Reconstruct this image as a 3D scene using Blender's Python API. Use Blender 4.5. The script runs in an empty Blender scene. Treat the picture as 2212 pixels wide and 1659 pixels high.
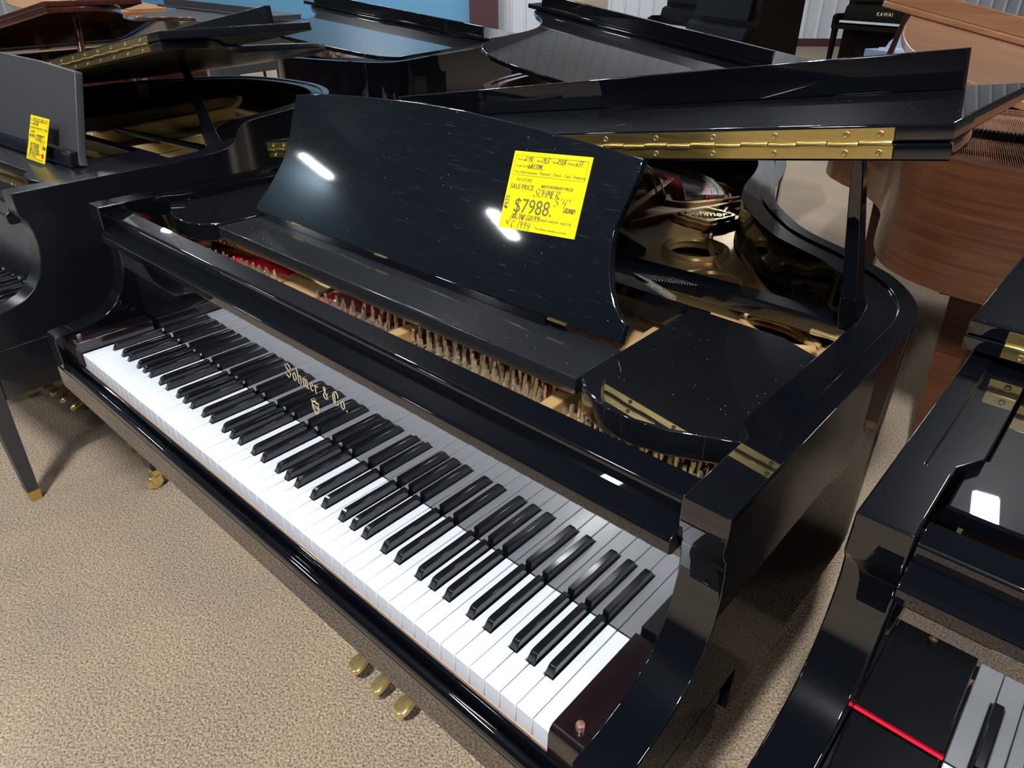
import bpy, bmesh, math, random
from mathutils import Vector, Matrix
random.seed(7)
S = bpy.context.scene
COL = S.collection
R = math.radians
PI = math.pi

# ------------------------------------------------------------------ camera, world, exposure
def setup_camera():
    f = 1525.2; yaw = -0.7317; pitch = 0.5318; roll = 0.0045
    fw = Vector((math.sin(yaw)*math.cos(pitch), math.cos(yaw)*math.cos(pitch), -math.sin(pitch)))
    rt = Vector((math.cos(yaw), -math.sin(yaw), 0)); up = rt.cross(fw)
    rt2 = math.cos(roll)*rt + math.sin(roll)*up; up2 = -math.sin(roll)*rt + math.cos(roll)*up
    cd = bpy.data.cameras.new('camera'); co = bpy.data.objects.new('camera', cd); COL.objects.link(co)
    m = Matrix((rt2, up2, -fw)).transposed().to_4x4(); m.translation = Vector((1.4878, -0.3564, 1.3951))
    co.matrix_world = m
    cd.sensor_fit = 'HORIZONTAL'; cd.sensor_width = 36; cd.lens = 36*f/2212; cd.clip_start = .02; cd.clip_end = 100
    S.camera = co
setup_camera()
w = bpy.data.worlds.new('world'); S.world = w; w.use_nodes = True
w.node_tree.nodes['Background'].inputs[0].default_value = (.55, .65, .8, 1)
w.node_tree.nodes['Background'].inputs[1].default_value = .25
S.view_settings.view_transform = 'Standard'; S.view_settings.look = 'None'
S.view_settings.gamma = 1; S.view_settings.use_curve_mapping = False
S.view_settings.exposure = 0.22
LAMP_POWER = 170.0      # emission strength of the strip lamps
S.cycles.max_bounces = 8; S.cycles.glossy_bounces = 5; S.cycles.diffuse_bounces = 3
S.cycles.caustics_reflective = False; S.cycles.caustics_refractive = False
S.cycles.sample_clamp_indirect = 6

# ------------------------------------------------------------------ materials
def newmat(name):
    m = bpy.data.materials.new(name); m.use_nodes = True
    return m, m.node_tree.nodes, m.node_tree.links, m.node_tree.nodes['Principled BSDF']
def plain(name, rgb, rough=.5, metal=0, coat=0, coat_r=.03, spec=.5):
    m, n, l, b = newmat(name)
    b.inputs['Base Color'].default_value = (*rgb, 1); b.inputs['Roughness'].default_value = rough
    b.inputs['Metallic'].default_value = metal; b.inputs['Coat Weight'].default_value = coat
    b.inputs['Coat Roughness'].default_value = coat_r; b.inputs['Specular IOR Level'].default_value = spec
    return m
def texco(n, l, scale=(1,1,1), out='Object'):
    t = n.new('ShaderNodeTexCoord'); mp = n.new('ShaderNodeMapping'); l.new(t.outputs[out], mp.inputs[0])
    mp.inputs['Scale'].default_value = scale
    return mp.outputs[0]
def gloss_black(name, rgb=(.004,.0045,.006), dust=0.0, haze=.28, rough=.012, wave=.0, ior=1.65):
    """polished polyester: sharp clear coat over a hazier, finely swirl-scratched layer"""
    m, n, l, b = newmat(name)
    co = texco(n, l)
    b.inputs['Base Color'].default_value = (*rgb, 1)
    b.inputs['Roughness'].default_value = haze; b.inputs['Specular IOR Level'].default_value = .035
    b.inputs['Coat Weight'].default_value = 1; b.inputs['Coat Roughness'].default_value = rough; b.inputs['Coat IOR'].default_value = ior
    if wave:
        nz = n.new('ShaderNodeTexNoise'); nz.inputs['Scale'].default_value = 14; nz.inputs['Detail'].default_value = 1
        l.new(co, nz.inputs[0]); bp = n.new('ShaderNodeBump'); bp.inputs['Strength'].default_value = wave; bp.inputs['Distance'].default_value = .002
        l.new(nz.outputs[0], bp.inputs['Height']); l.new(bp.outputs[0], b.inputs['Coat Normal'])
    if dust:
        # dust motes: small dots at random cells, denser in patches, only on faces that look up
        v = n.new('ShaderNodeTexVoronoi'); v.inputs['Scale'].default_value = 230; l.new(co, v.inputs[0])
        wn = n.new('ShaderNodeSeparateColor'); l.new(v.outputs['Color'], wn.inputs[0])
        cl = n.new('ShaderNodeTexNoise'); cl.inputs['Scale'].default_value = 7; l.new(co, cl.inputs[0])
        th_ = n.new('ShaderNodeMath'); th_.operation = 'MULTIPLY_ADD'; l.new(cl.outputs[0], th_.inputs[0]); th_.inputs[1].default_value = .6*dust; th_.inputs[2].default_value = -.14*dust
        pick = n.new('ShaderNodeMath'); pick.operation = 'LESS_THAN'; l.new(wn.outputs[0], pick.inputs[0]); l.new(th_.outputs[0], pick.inputs[1])
        near = n.new('ShaderNodeMath'); near.operation = 'LESS_THAN'; l.new(v.outputs['Distance'], near.inputs[0]); near.inputs[1].default_value = .12
        ge = n.new('ShaderNodeNewGeometry'); sz = n.new('ShaderNodeSeparateXYZ'); l.new(ge.outputs['Normal'], sz.inputs[0])
        upf = n.new('ShaderNodeMath'); upf.operation = 'GREATER_THAN'; l.new(sz.outputs[2], upf.inputs[0]); upf.inputs[1].default_value = .3
        r = n.new('ShaderNodeMath'); r.operation = 'MULTIPLY'; l.new(pick.outputs[0], r.inputs[0]); l.new(near.outputs[0], r.inputs[1])
        r0 = r; r = n.new('ShaderNodeMath'); r.operation = 'MULTIPLY'; l.new(r0.outputs[0], r.inputs[0]); l.new(upf.outputs[0], r.inputs[1])
        mx = n.new('ShaderNodeMix'); mx.data_type = 'RGBA'; l.new(r.outputs[0], mx.inputs[0])
        mx.inputs[6].default_value = (*rgb, 1); mx.inputs[7].default_value = (.45,.47,.5,1)
        l.new(mx.outputs[2], b.inputs['Base Color'])
        iv = n.new('ShaderNodeMath'); iv.operation = 'SUBTRACT'; iv.inputs[0].default_value = 1; l.new(r.outputs[0], iv.inputs[1]); l.new(iv.outputs[0], b.inputs['Coat Weight'])
    return m
def satin(name, rgb, rough=.33, spec=.5):
    m, n, l, b = newmat(name)
    co = texco(n, l, (3,40,40)); nz = n.new('ShaderNodeTexNoise'); nz.inputs['Scale'].default_value = 30; l.new(co, nz.inputs[0])
    mr = n.new('ShaderNodeMapRange'); mr.inputs[3].default_value = rough-.03; mr.inputs[4].default_value = rough+.05
    l.new(nz.outputs[0], mr.inputs[0]); l.new(mr.outputs[0], b.inputs['Roughness'])
    b.inputs['Base Color'].default_value = (*rgb, 1); b.inputs['Specular IOR Level'].default_value = spec
    return m
def wood(name, c1, c2, rough=.25, coat=.6, scale=1.0, stretch=(1,14,14), coat_r=.12):
    m, n, l, b = newmat(name)
    co = texco(n, l, tuple(s*scale for s in stretch))
    nz = n.new('ShaderNodeTexNoise'); nz.inputs['Scale'].default_value = 2.2; nz.inputs['Detail'].default_value = 8; nz.inputs['Roughness'].default_value = .65
    nz.inputs['Distortion'].default_value = .25; l.new(co, nz.inputs[0])
    r = n.new('ShaderNodeValToRGB'); r.color_ramp.elements[0].position = .3; r.color_ramp.elements[1].position = .72
    r.color_ramp.elements[0].color = (*c1, 1); r.color_ramp.elements[1].color = (*c2, 1)
    l.new(nz.outputs[0], r.inputs[0]); l.new(r.outputs[0], b.inputs['Base Color'])
    b.inputs['Roughness'].default_value = rough; b.inputs['Coat Weight'].default_value = coat; b.inputs['Coat Roughness'].default_value = coat_r
    return m
def brushed(name, rgb, rough=.3, stretch=(2,120,120)):
    m, n, l, b = newmat(name)
    co = texco(n, l, stretch); nz = n.new('ShaderNodeTexNoise'); nz.inputs['Scale'].default_value = 6; nz.inputs['Detail'].default_value = 5; l.new(co, nz.inputs[0])
    mr = n.new('ShaderNodeMapRange'); mr.inputs[3].default_value = rough-.08; mr.inputs[4].default_value = rough+.12
    l.new(nz.outputs[0], mr.inputs[0]); l.new(mr.outputs[0], b.inputs['Roughness'])
    mx = n.new('ShaderNodeMix'); mx.data_type = 'RGBA'; l.new(nz.outputs[0], mx.inputs[0])
    mx.inputs[6].default_value = (*[c*.8 for c in rgb], 1); mx.inputs[7].default_value = (*rgb, 1); l.new(mx.outputs[2], b.inputs['Base Color'])
    b.inputs['Metallic'].default_value = 1
    bp = n.new('ShaderNodeBump'); bp.inputs['Strength'].default_value = .12; bp.inputs['Distance'].default_value = .0005
    l.new(nz.outputs[0], bp.inputs['Height']); l.new(bp.outputs[0], b.inputs['Normal'])
    return m
def add_scratches(m, amt=.10, upright=False):
    n = m.node_tree.nodes; l = m.node_tree.links; b = n['Principled BSDF']; tc = n.new('ShaderNodeTexCoord'); acc = None
    for k, (a, sc) in enumerate(((.3, 1), (1.15, 1.3), (1.9, .8), (2.7, 1.1))):
        mp = n.new('ShaderNodeMapping'); l.new(tc.outputs['Object'], mp.inputs[0]); mp.inputs['Rotation'].default_value = (0, a, 0) if upright else (0, 0, a); mp.inputs['Scale'].default_value = (26*sc, 6, 900*sc) if upright else (26*sc, 900*sc, 6)
        nz = n.new('ShaderNodeTexNoise'); nz.inputs['Scale'].default_value = 1.0; nz.inputs['Detail'].default_value = 1; nz.inputs['Distortion'].default_value = .25; l.new(mp.outputs[0], nz.inputs[0])
        mr = n.new('ShaderNodeMapRange'); mr.inputs[1].default_value = .70; mr.inputs[2].default_value = .80; l.new(nz.outputs[0], mr.inputs[0])
        if acc is None: acc = mr.outputs[0]
        else:
            ad = n.new('ShaderNodeMath'); ad.operation = 'MAXIMUM'; l.new(acc, ad.inputs[0]); l.new(mr.outputs[0], ad.inputs[1]); acc = ad.outputs[0]
    mu = n.new('ShaderNodeMath'); mu.operation = 'MULTIPLY'; l.new(acc, mu.inputs[0]); mu.inputs[1].default_value = amt
    mx = n.new('ShaderNodeMix'); mx.data_type = 'RGBA'; l.new(mu.outputs[0], mx.inputs[0])
    mx.inputs[6].default_value = b.inputs['Base Color'].default_value; mx.inputs[7].default_value = (.5,.55,.6,1)
    if b.inputs['Base Color'].is_linked:
        l.new(b.inputs['Base Color'].links[0].from_socket, mx.inputs[6])
    l.new(mx.outputs[2], b.inputs['Base Color'])
    return m
M = {}
M['black'] = gloss_black('black_polyester', rgb=(.002,.0025,.004))
M['black_fb'] = gloss_black('black_polyester_mirror', rough=.004, wave=.03, ior=2.6)
M['black_bed'] = gloss_black('black_polyester_front', ior=2.3)
M['black_desk'] = add_scratches(gloss_black('black_polyester_swirled', rgb=(.003,.0045,.007), haze=.30, rough=.035, ior=1.85, dust=.10), .05, True)
M['black_dust'] = gloss_black('black_polyester_dusty', dust=1.0)
M['black_shelf'] = gloss_black('black_polyester_shelf', rgb=(.012,.013,.016), dust=.4, haze=.4, rough=.12)
M['black_specks'] = add_scratches(gloss_black('black_polyester_specks', dust=.30), .02)
M['satin'] = satin('satin_ebony', (.005,.006,.009), .24, .5)
M['satin_g'] = satin('satin_ebony_grey', (.040,.041,.045), .42)
M['mahogany'] = wood('red_mahogany_polish', (.035,.006,.004), (.10,.022,.014), .2, 1, .8, coat_r=.04)
M['walnut'] = wood('walnut', (.045,.014,.006), (.145,.052,.022), .34, .4, 1.3, (.9,.9,40), .16)
M['walnut_top'] = wood('walnut_top', (.17,.075,.032), (.36,.17,.08), .3, .6, .9, (1.2,16,16), .16)
M['maple'] = wood('honey_maple', (.42,.19,.07), (.60,.31,.13), .35, .4, .5, (1.5,6,6))
M['cheek'] = wood('dark_rosewood', (.003,.0015,.002), (.011,.004,.006), .25, .9, 1.2, (14,1.5,14), .08)
M['white_key'] = plain('white_acrylic', (.60,.62,.66), .22, coat=.5, coat_r=.08)
M['black_key'] = plain('black_phenolic', (.006,.0065,.008), .18, coat=.4, coat_r=.10)
M['keywood'] = plain('key_wood', (.62,.36,.20), .6)
M['brass'] = brushed('brushed_brass', (.86,.66,.24), .30)
M['brass_old'] = brushed('dull_brass', (.50,.38,.17), .42)
M['brass_pol'] = plain('polished_brass', (.92,.72,.30), .16, .85)
M['badge'] = plain('cast_brass', (.90,.76,.42), .30, .45)
M['gold'] = plain('gold_leaf_print', (.72,.60,.36), .5, .2)
M['nickel'] = plain('nickel_steel', (.72,.65,.53), .26, .9)
M['steel'] = plain('string_steel', (.62,.59,.54), .35, .6)
M['copper'] = plain('copper_winding', (.78,.38,.20), .4, .6)
M['felt_red'] = plain('red_felt', (.75,.012,.04), .95, spec=.1)
M['felt_maroon'] = plain('maroon_felt', (.18,.01,.03), .95, spec=.1)
M['felt_grey'] = plain('grey_felt', (.30,.30,.31), .95, spec=.1)
M['bed'] = plain('dark_bronze_bed', (.05,.035,.025), .5)
M['button'] = plain('brown_rubber', (.16,.07,.05), .35, coat=.4)
M['far_black'] = plain('far_black_lacquer', (.008,.006,.005), .35, spec=.06)
M['rubber'] = plain('black_rubber', (.01,.01,.01), .7)
M['paper'] = plain('yellow_card', (.80,.60,.0), .6, spec=.2)
M['ink'] = plain('olive_print', (.10,.11,.03), .7)
M['pen'] = plain('ballpoint_ink', (.05,.06,.05), .7)
M['reddot'] = plain('red_dot', (.75,.02,.01), .6)
M['soundboard'] = wood('spruce', (.30,.15,.06), (.42,.23,.10), .5, .2, 1, (14,1.5,1))
def plate_mat(name, rgb, rough=.34):
    m, n, l, b = newmat(name)
    b.inputs['Base Color'].default_value = (*rgb, 1); b.inputs['Metallic'].default_value = .45; b.inputs['Roughness'].default_value = rough
    co = texco(n, l); nz = n.new('ShaderNodeTexNoise'); nz.inputs['Scale'].default_value = 260; l.new(co, nz.inputs[0])
    bp = n.new('ShaderNodeBump'); bp.inputs['Strength'].default_value = .12; bp.inputs['Distance'].default_value = .0006
    l.new(nz.outputs[0], bp.inputs['Height']); l.new(bp.outputs[0], b.inputs['Normal'])
    return m
M['plate'] = plate_mat('gold_bronze_iron', (.72,.46,.19), .32)
M['plate2'] = plate_mat('pale_gold_iron', (.82,.62,.30), .42)
M['plate3'] = plate_mat('copper_gold_iron', (.55,.27,.14), .4)

# ------------------------------------------------------------------ mesh helpers
def finish(me, smooth=40):
    if smooth is not None:
        me.polygons.foreach_set('use_smooth', [True]*len(me.polygons))
        me.set_sharp_from_angle(angle=R(smooth))
    me.update(); return me
def from_bm(bm, name='m', smooth=40, recalc=True):
    if recalc: bmesh.ops.recalc_face_normals(bm, faces=bm.faces)
    me = bpy.data.meshes.new(name); bm.to_mesh(me); bm.free()
    return finish(me, smooth)
def add_box(bm, x0, x1, y0, y1, z0, z1, mi=0):
    v = [bm.verts.new((x, y, z)) for x in (x0, x1) for y in (y0, y1) for z in (z0, z1)]
    for f in ((0,1,3,2), (4,6,7,5), (0,4,5,1), (2,3,7,6), (0,2,6,4), (1,5,7,3)):
        bm.faces.new([v[i] for i in f]).material_index = mi
def box(*a): bm = bmesh.new(); add_box(bm, *a); return from_bm(bm)
def add_prism(bm, poly, axis, a, b, caps=(True, True)):
    """poly in the two other axes (in xyz order), extruded along axis"""
    def mk(p, t):
        if axis == 'x': return (t, p[0], p[1])
        if axis == 'y': return (p[0], t, p[1])
        return (p[0], p[1], t)
    va = [bm.verts.new(mk(p, a)) for p in poly]; vb = [bm.verts.new(mk(p, b)) for p in poly]
    n = len(poly)
    for i in range(n): bm.faces.new((va[i], va[(i+1)%n], vb[(i+1)%n], vb[i]))
    if caps[0]: bm.faces.new(va)
    if caps[1]: bm.faces.new(vb[::-1])
def prism(poly, axis, a, b, smooth=40): bm = bmesh.new(); add_prism(bm, poly, axis, a, b); return from_bm(bm, smooth=smooth)
def add_tube(bm, pts, r, seg=8, r2=None, cap=True):
    pts = [Vector(p) for p in pts]; rings = []
    up = Vector((0,0,1))
    for i, p in enumerate(pts):
        d = (pts[min(i+1, len(pts)-1)] - pts[max(i-1, 0)]).normalized()
        u = d.cross(up if abs(d.z) < .95 else Vector((0,1,0))).normalized(); v = d.cross(u).normalized()
        rr = r if r2 is None else r + (r2-r)*i/(len(pts)-1)
        rings.append([bm.verts.new(p + u*math.cos(2*PI*k/seg)*rr + v*math.sin(2*PI*k/seg)*rr) for k in range(seg)])
    for a, b in zip(rings, rings[1:]):
        for k in range(seg): bm.faces.new((a[k], a[(k+1)%seg], b[(k+1)%seg], b[k]))
    if cap: bm.faces.new(rings[0][::-1]); bm.faces.new(rings[-1])
def tube(pts, r, seg=8, r2=None): bm = bmesh.new(); add_tube(bm, pts, r, seg, r2); return from_bm(bm)
def add_lathe(bm, prof, c=(0,0,0), seg=24, axis='z'):
    rings = []
    for (r, h) in prof:
        ring = []
        for k in range(seg):
            a = 2*PI*k/seg; p = (r*math.cos(a), r*math.sin(a), h)
            if axis == 'y': p = (p[0], h, p[1])
            if axis == 'x': p = (h, p[0], p[1])
            ring.append(bm.verts.new((p[0]+c[0], p[1]+c[1], p[2]+c[2])))
        rings.append(ring)
    for a, b in zip(rings, rings[1:]):
        for k in range(seg): bm.faces.new((a[k], a[(k+1)%seg], b[(k+1)%seg], b[k]))
    bm.faces.new(rings[0][::-1]); bm.faces.new(rings[-1])
def lathe(prof, c=(0,0,0), seg=24, axis='z'): bm = bmesh.new(); add_lathe(bm, prof, c, seg, axis); return from_bm(bm)
def frustum(x, y, z0, z1, h0, h1, h0y=None, h1y=None):
    """square taper from half size h0 at z0 to h1 at z1"""
    h0y = h0y or h0; h1y = h1y or h1; bm = bmesh.new()
    a = [bm.verts.new((x+sx*h0, y+sy*h0y, z0)) for sx, sy in ((-1,-1),(1,-1),(1,1),(-1,1))]
    b = [bm.verts.new((x+sx*h1, y+sy*h1y, z1)) for sx, sy in ((-1,-1),(1,-1),(1,1),(-1,1))]
    for i in range(4): bm.faces.new((a[i], a[(i+1)%4], b[(i+1)%4], b[i]))
    bm.faces.new(a[::-1]); bm.faces.new(b); return from_bm(bm)
def catmull(P, n=5):
    P = [Vector(p) for p in P]; out = []
    for i in range(len(P)-1):
        a = P[max(i-1, 0)]; b = P[i]; c = P[i+1]; d = P[min(i+2, len(P)-1)]
        for k in range(n):
            t = k/n; out.append(.5*((2*b) + (-a+c)*t + (2*a-5*b+4*c-d)*t*t + (-a+3*b-3*c+d)*t**3))
    out.append(P[-1]); return out
def curve_mesh(splines, z0, z1, bev=0.0, res=2):
    """flat slab from closed 2D outlines (holes allowed) with rounded edges"""
    cu = bpy.data.curves.new('c', 'CURVE'); cu.dimensions = '2D'; cu.fill_mode = 'BOTH'
    h = (z1-z0)/2; cu.extrude = max(h-bev, 1e-5); cu.bevel_depth = bev; cu.bevel_resolution = res; cu.offset = -bev
    for s in splines:
        sp = cu.splines.new('POLY'); sp.points.add(len(s)-1); sp.use_cyclic_u = True
        for p, q in zip(sp.points, s): p.co = (q[0], q[1], 0, 1)
    o = bpy.data.objects.new('t', cu); COL.objects.link(o)
    dg = bpy.context.evaluated_depsgraph_get(); dg.update()
    me = bpy.data.meshes.new_from_object(o.evaluated_get(dg)); bpy.data.objects.remove(o); bpy.data.curves.remove(cu)
    me.materials.clear(); me.transform(Matrix.Translation((0, 0, (z0+z1)/2)))
    return finish(me, 35)
def text_mesh(s, size, extrude=.0002, align='LEFT', shear=0, offset=0, sx=1.0, space=1.0):
    cu = bpy.data.curves.new('t', 'FONT'); cu.body = s; cu.size = size; cu.extrude = extrude; cu.align_x = align; cu.shear = shear; cu.offset = offset
    cu.space_character = space; cu.resolution_u = 3
    o = bpy.data.objects.new('t', cu); COL.objects.link(o)
    dg = bpy.context.evaluated_depsgraph_get(); dg.update()
    me = bpy.data.meshes.new_from_object(o.evaluated_get(dg)); bpy.data.objects.remove(o); bpy.data.curves.remove(cu)
    me.materials.clear()
    me.transform(Matrix.Diagonal((sx, 1, 1, 1))); return me
def join_meshes(lst):
    bm = bmesh.new()
    for me, mat in lst:
        me2 = me.copy(); me2.transform(mat); bm.from_mesh(me2); bpy.data.meshes.remove(me2)
    return from_bm(bm, smooth=None, recalc=False)
def obj(name, me, mat, parent=None, bev=0.0, seg=2, label=None, loc=None, kind=None):
    if mat is not None and len(me.materials) == 0: me.materials.append(mat)
    o = bpy.data.objects.new(name, me); COL.objects.link(o)
    if parent: o.parent = parent
    if loc: o.location = loc
    if bev:
        b = o.modifiers.new('bevel', 'BEVEL'); b.width = bev; b.segments = seg; b.limit_method = 'ANGLE'; b.angle_limit = R(38); b.harden_normals = True
    if label: o['label'] = label
    if kind: o['kind'] = kind
    return o
def thing(name, label, cat, loc=(0,0,0), rot=0, group=None):
    o = bpy.data.objects.new(name, None); COL.objects.link(o); o.location = loc; o.rotation_euler = (0, 0, rot)
    o['label'] = label; o['category'] = cat; o.empty_display_size = .1
    if group: o['group'] = group
    return o
def tag(o, label, cat, group=None):
    o['label'] = label; o['category'] = cat
    if group: o['group'] = group
    return o
# calligraphic strokes: nib of width w at angle a, swept along polylines
def nib(strokes, wn=.0012, ang=R(40), z=0, t=.0003, mx=None):
    bm = bmesh.new(); d = Vector((math.cos(ang), math.sin(ang)))*wn/2
    for st in strokes:
        for p, q in zip(st, st[1:]):
            p = Vector(p); q = Vector(q); e = (q-p)
            if e.length < 1e-6: continue
            e = e.normalized()*wn*.12; n = Vector((-e.y, e.x))
            pts = [p-d-e, p+d-e, q+d+e, q-d+e] if abs(d.cross(q-p)) > 0 else None
            # widen along the normal a touch so hairlines stay visible
            if pts is None: continue
            cr = (pts[1]-pts[0]).cross(pts[2]-pts[1])
            if abs(cr) < (wn*.25)*(q-p).length:
                nn = Vector((-(q-p).y, (q-p).x)).normalized()*wn*.16
                pts = [p-nn, q-nn, q+nn, p+nn]
            elif cr < 0: pts = pts[::-1]
            a = sum((pts[i].x*pts[(i+1)%4].y-pts[(i+1)%4].x*pts[i].y) for i in range(4))
            if a < 0: pts = pts[::-1]
            bm.faces.new([bm.verts.new((v.x, v.y, z+t)) for v in pts])
    me = from_bm(bm, smooth=None, recalc=False)
    return me

# ------------------------------------------------------------------ room shell
PHI = R(42)      # the shop is turned against the row of pianos
rc, rs = math.cos(PHI), math.sin(PHI)
def room(name, me, mat, loc=(0,0,0), rotz=PHI):
    o = obj(name, me, mat); o['kind'] = 'structure'; o.location = loc; o.rotation_euler = (0, 0, rotz); return o
def carpet():
    m, n, l, b = newmat('carpet_loop')
    co = texco(n, l)
    a = n.new('ShaderNodeTexNoise'); a.inputs['Scale'].default_value = 190; a.inputs['Detail'].default_value = 2; l.new(co, a.inputs[0])
    v = n.new('ShaderNodeTexVoronoi'); v.inputs['Scale'].default_value = 150; l.new(co, v.inputs[0])
    big = n.new('ShaderNodeTexNoise'); big.inputs['Scale'].default_value = 3; big.inputs['Detail'].default_value = 4; l.new(co, big.inputs[0])
    r = n.new('ShaderNodeValToRGB'); e = r.color_ramp.elements
    e[0].position = .30; e[0].color = (.095,.078,.062,1); e[1].position = .66; e[1].color = (.46,.36,.25,1)
    x = e.new(.43); x.color = (.255,.198,.143,1); x = e.new(.54); x.color = (.35,.275,.195,1)
    l.new(a.outputs[0], r.inputs[0])
    mx = n.new('ShaderNodeMix'); mx.data_type = 'RGBA'; mx.blend_type = 'MULTIPLY'; l.new(r.outputs[0], mx.inputs[6])
    r2 = n.new('ShaderNodeValToRGB'); r2.color_ramp.elements[0].position = .35; r2.color_ramp.elements[0].color = (.92,.90,.90,1); r2.color_ramp.elements[1].position = .7; r2.color_ramp.elements[1].color = (1.12,1.05,.95,1)
    l.new(big.outputs[0], r2.inputs[0]); l.new(r2.outputs[0], mx.inputs[7]); mx.inputs[0].default_value = 1
    l.new(mx.outputs[2], b.inputs['Base Color']); b.inputs['Roughness'].default_value = .95; b.inputs['Specular IOR Level'].default_value = .1
    b.inputs['Sheen Weight'].default_value = .15
    bp = n.new('ShaderNodeBump'); bp.inputs['Strength'].default_value = .9; bp.inputs['Distance'].default_value = .004
    ad = n.new('ShaderNodeMath'); ad.operation = 'SUBTRACT'; l.new(a.outputs[0], ad.inputs[0]); l.new(v.outputs[0], ad.inputs[1])
    l.new(ad.outputs[0], bp.inputs['Height']); l.new(bp.outputs[0], b.inputs['Normal'])
    return m
room('floor', box(-22, 22, -22, 22, -.06, 0), carpet())
def ribbed(name, rgb, x0, x1, z0, z1, pitch=.30, depth=.03):
    """folded metal cladding as one sheet along x, facing -y"""
    bm = bmesh.new(); pts = []; x = x0
    while x < x1-1e-6:
        pts += [(x, 0), (x+pitch*.78, 0), (x+pitch*.84, -depth), (x+pitch*.94, -depth)]; x += pitch
    pts.append((x1, 0))
    lo = [bm.verts.new((p[0], p[1], z0)) for p in pts]; hi = [bm.verts.new((p[0], p[1], z1)) for p in pts]
    for i in range(len(pts)-1): bm.faces.new((lo[i], lo[i+1], hi[i+1], hi[i]))
    return from_bm(bm, smooth=None)
mt_rib = plain('ribbed_metal_grey', (.78,.82,.88), .5); mt_blue = plain('blue_painted_wall', (.16,.42,.68), .6)
mt_mar = plain('maroon_steel', (.085,.030,.040), .5); mt_ceil = plain('ceiling_liner', (.018,.038,.06), .7)
def rp(u, v): return (1.49 + rc*u - rs*v, -.36 + rs*u + rc*v, 0)     # room coordinates: u right, v ahead of the camera
room('wall_back', ribbed('r', None, -18, 18, 0, 5.6), mt_rib, rp(0, 17))
room('wall_left', box(-.1, 0, -18, 18, 0, 5.6), plain('wall_left_paint', (.05,.085,.11), .7), rp(-15, 2))
room('wall_right', box(0, .1, -18, 18, 0, 5.6), plain('wall_right_paint', (.07,.07,.075), .7), rp(13, 2))
room('wall_front', box(-18, 18, -.1, 0, 0, 5.6), plain('wall_front_paint', (.06,.06,.065), .7), rp(0, -9))
room('ceiling', box(-18, 18, -12, 20, 5.6, 5.7), mt_ceil, rp(0, 0))
room('wall_blue', box(-9.0, -.9, -.16, -.08, 0, 5.5), mt_blue, rp(0, 17))
room('trim_1', box(-.9, -.3, -.4, -.1, 0, 5.5), mt_mar, rp(0, 17))
def brace():
    bm = bmesh.new(); add_prism(bm, [(-.3,5.4),(-.3,4.8),(4.6,1.6),(4.6,2.2)], 'y', -.38, -.14); return from_bm(bm)
room('trim_2', brace(), mt_mar, rp(0, 17))
room('trim_3', box(4.6, 5.1, -.4, -.1, 0, 5.5), mt_mar, rp(0, 17))
room('baseboard_back', box(-17, 17, -.5, -.45, 0, .15), mt_mar, rp(0, 17))

# ceiling lamps: long strip luminaires that give the light of the shop
def emis(name, rgb, s):
    m, n, l, b = newmat(name); b.inputs['Base Color'].default_value = (.8,.8,.8,1)
    b.inputs['Emission Color'].default_value = (*rgb, 1); b.inputs['Emission Strength'].default_value = s; return m
M['lamp'] = emis('lamp_diffuser', (.93,.97,1.0), LAMP_POWER)
M['lamp_key'] = emis('lamp_diffuser_bright', (.95,.97,1.0), LAMP_POWER*4.6)
M['lamp_house'] = plain('lamp_housing', (.7,.7,.7), .5)
def lamp(x, y, z, L=1.25, W=.30, rot=PHI, lab='', mat='lamp'):
    t = thing('ceiling_lamp', lab, 'lamp', (x, y, z), rot, 'strip lamps hung under the shop ceiling')
    obj('lamp_housing', box(-L/2, L/2, -W/2, W/2, 0, .07), M['lamp_house'], t)
    obj('lamp_diffuser', box(-L/2+.02, L/2-.02, -W/2+.02, W/2-.02, -.02, -.001), M[mat], t)
    for s in (-1, 1): obj('lamp_cable', tube([(s*L*.35, 0, .07), (s*L*.35, 0, 5.6-z)], .004, 5), M['rubber'], t)
LAMPS = [(1.9,-2.3,5.0,100,.9),(-6.64,-7.5,5.0,98,.75),(-12.0,-7.3,5.0,118,.75),(-3.2,1.4,5.0,100,.9),(3.9,1.6,5.0,100,.9),(-2.8,6.9,5.0,100,.9),(-7.5,-1.5,5.0,100,.9),(-6.6,5.2,5.0,100,.9),(-1.6,-4.2,5.0,100,.9),(5.0,-5.5,5.0,100,.9),(1.4,6.4,5.0,100,.9),(-9.5,3.2,5.0,100,.9),(-9.0,8.6,5.0,42,1.2),(-3.6,11.6,5.0,42,1.2)]  # last two are added to brighten the back wall mirrored in the lids
for i, (x, y, z, a, L) in enumerate(LAMPS):
    lamp(x, y, z, L, .24, R(a), 'white strip lamp hung on cables under the shop ceiling', 'lamp_key' if i == 0 else 'lamp')

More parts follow.
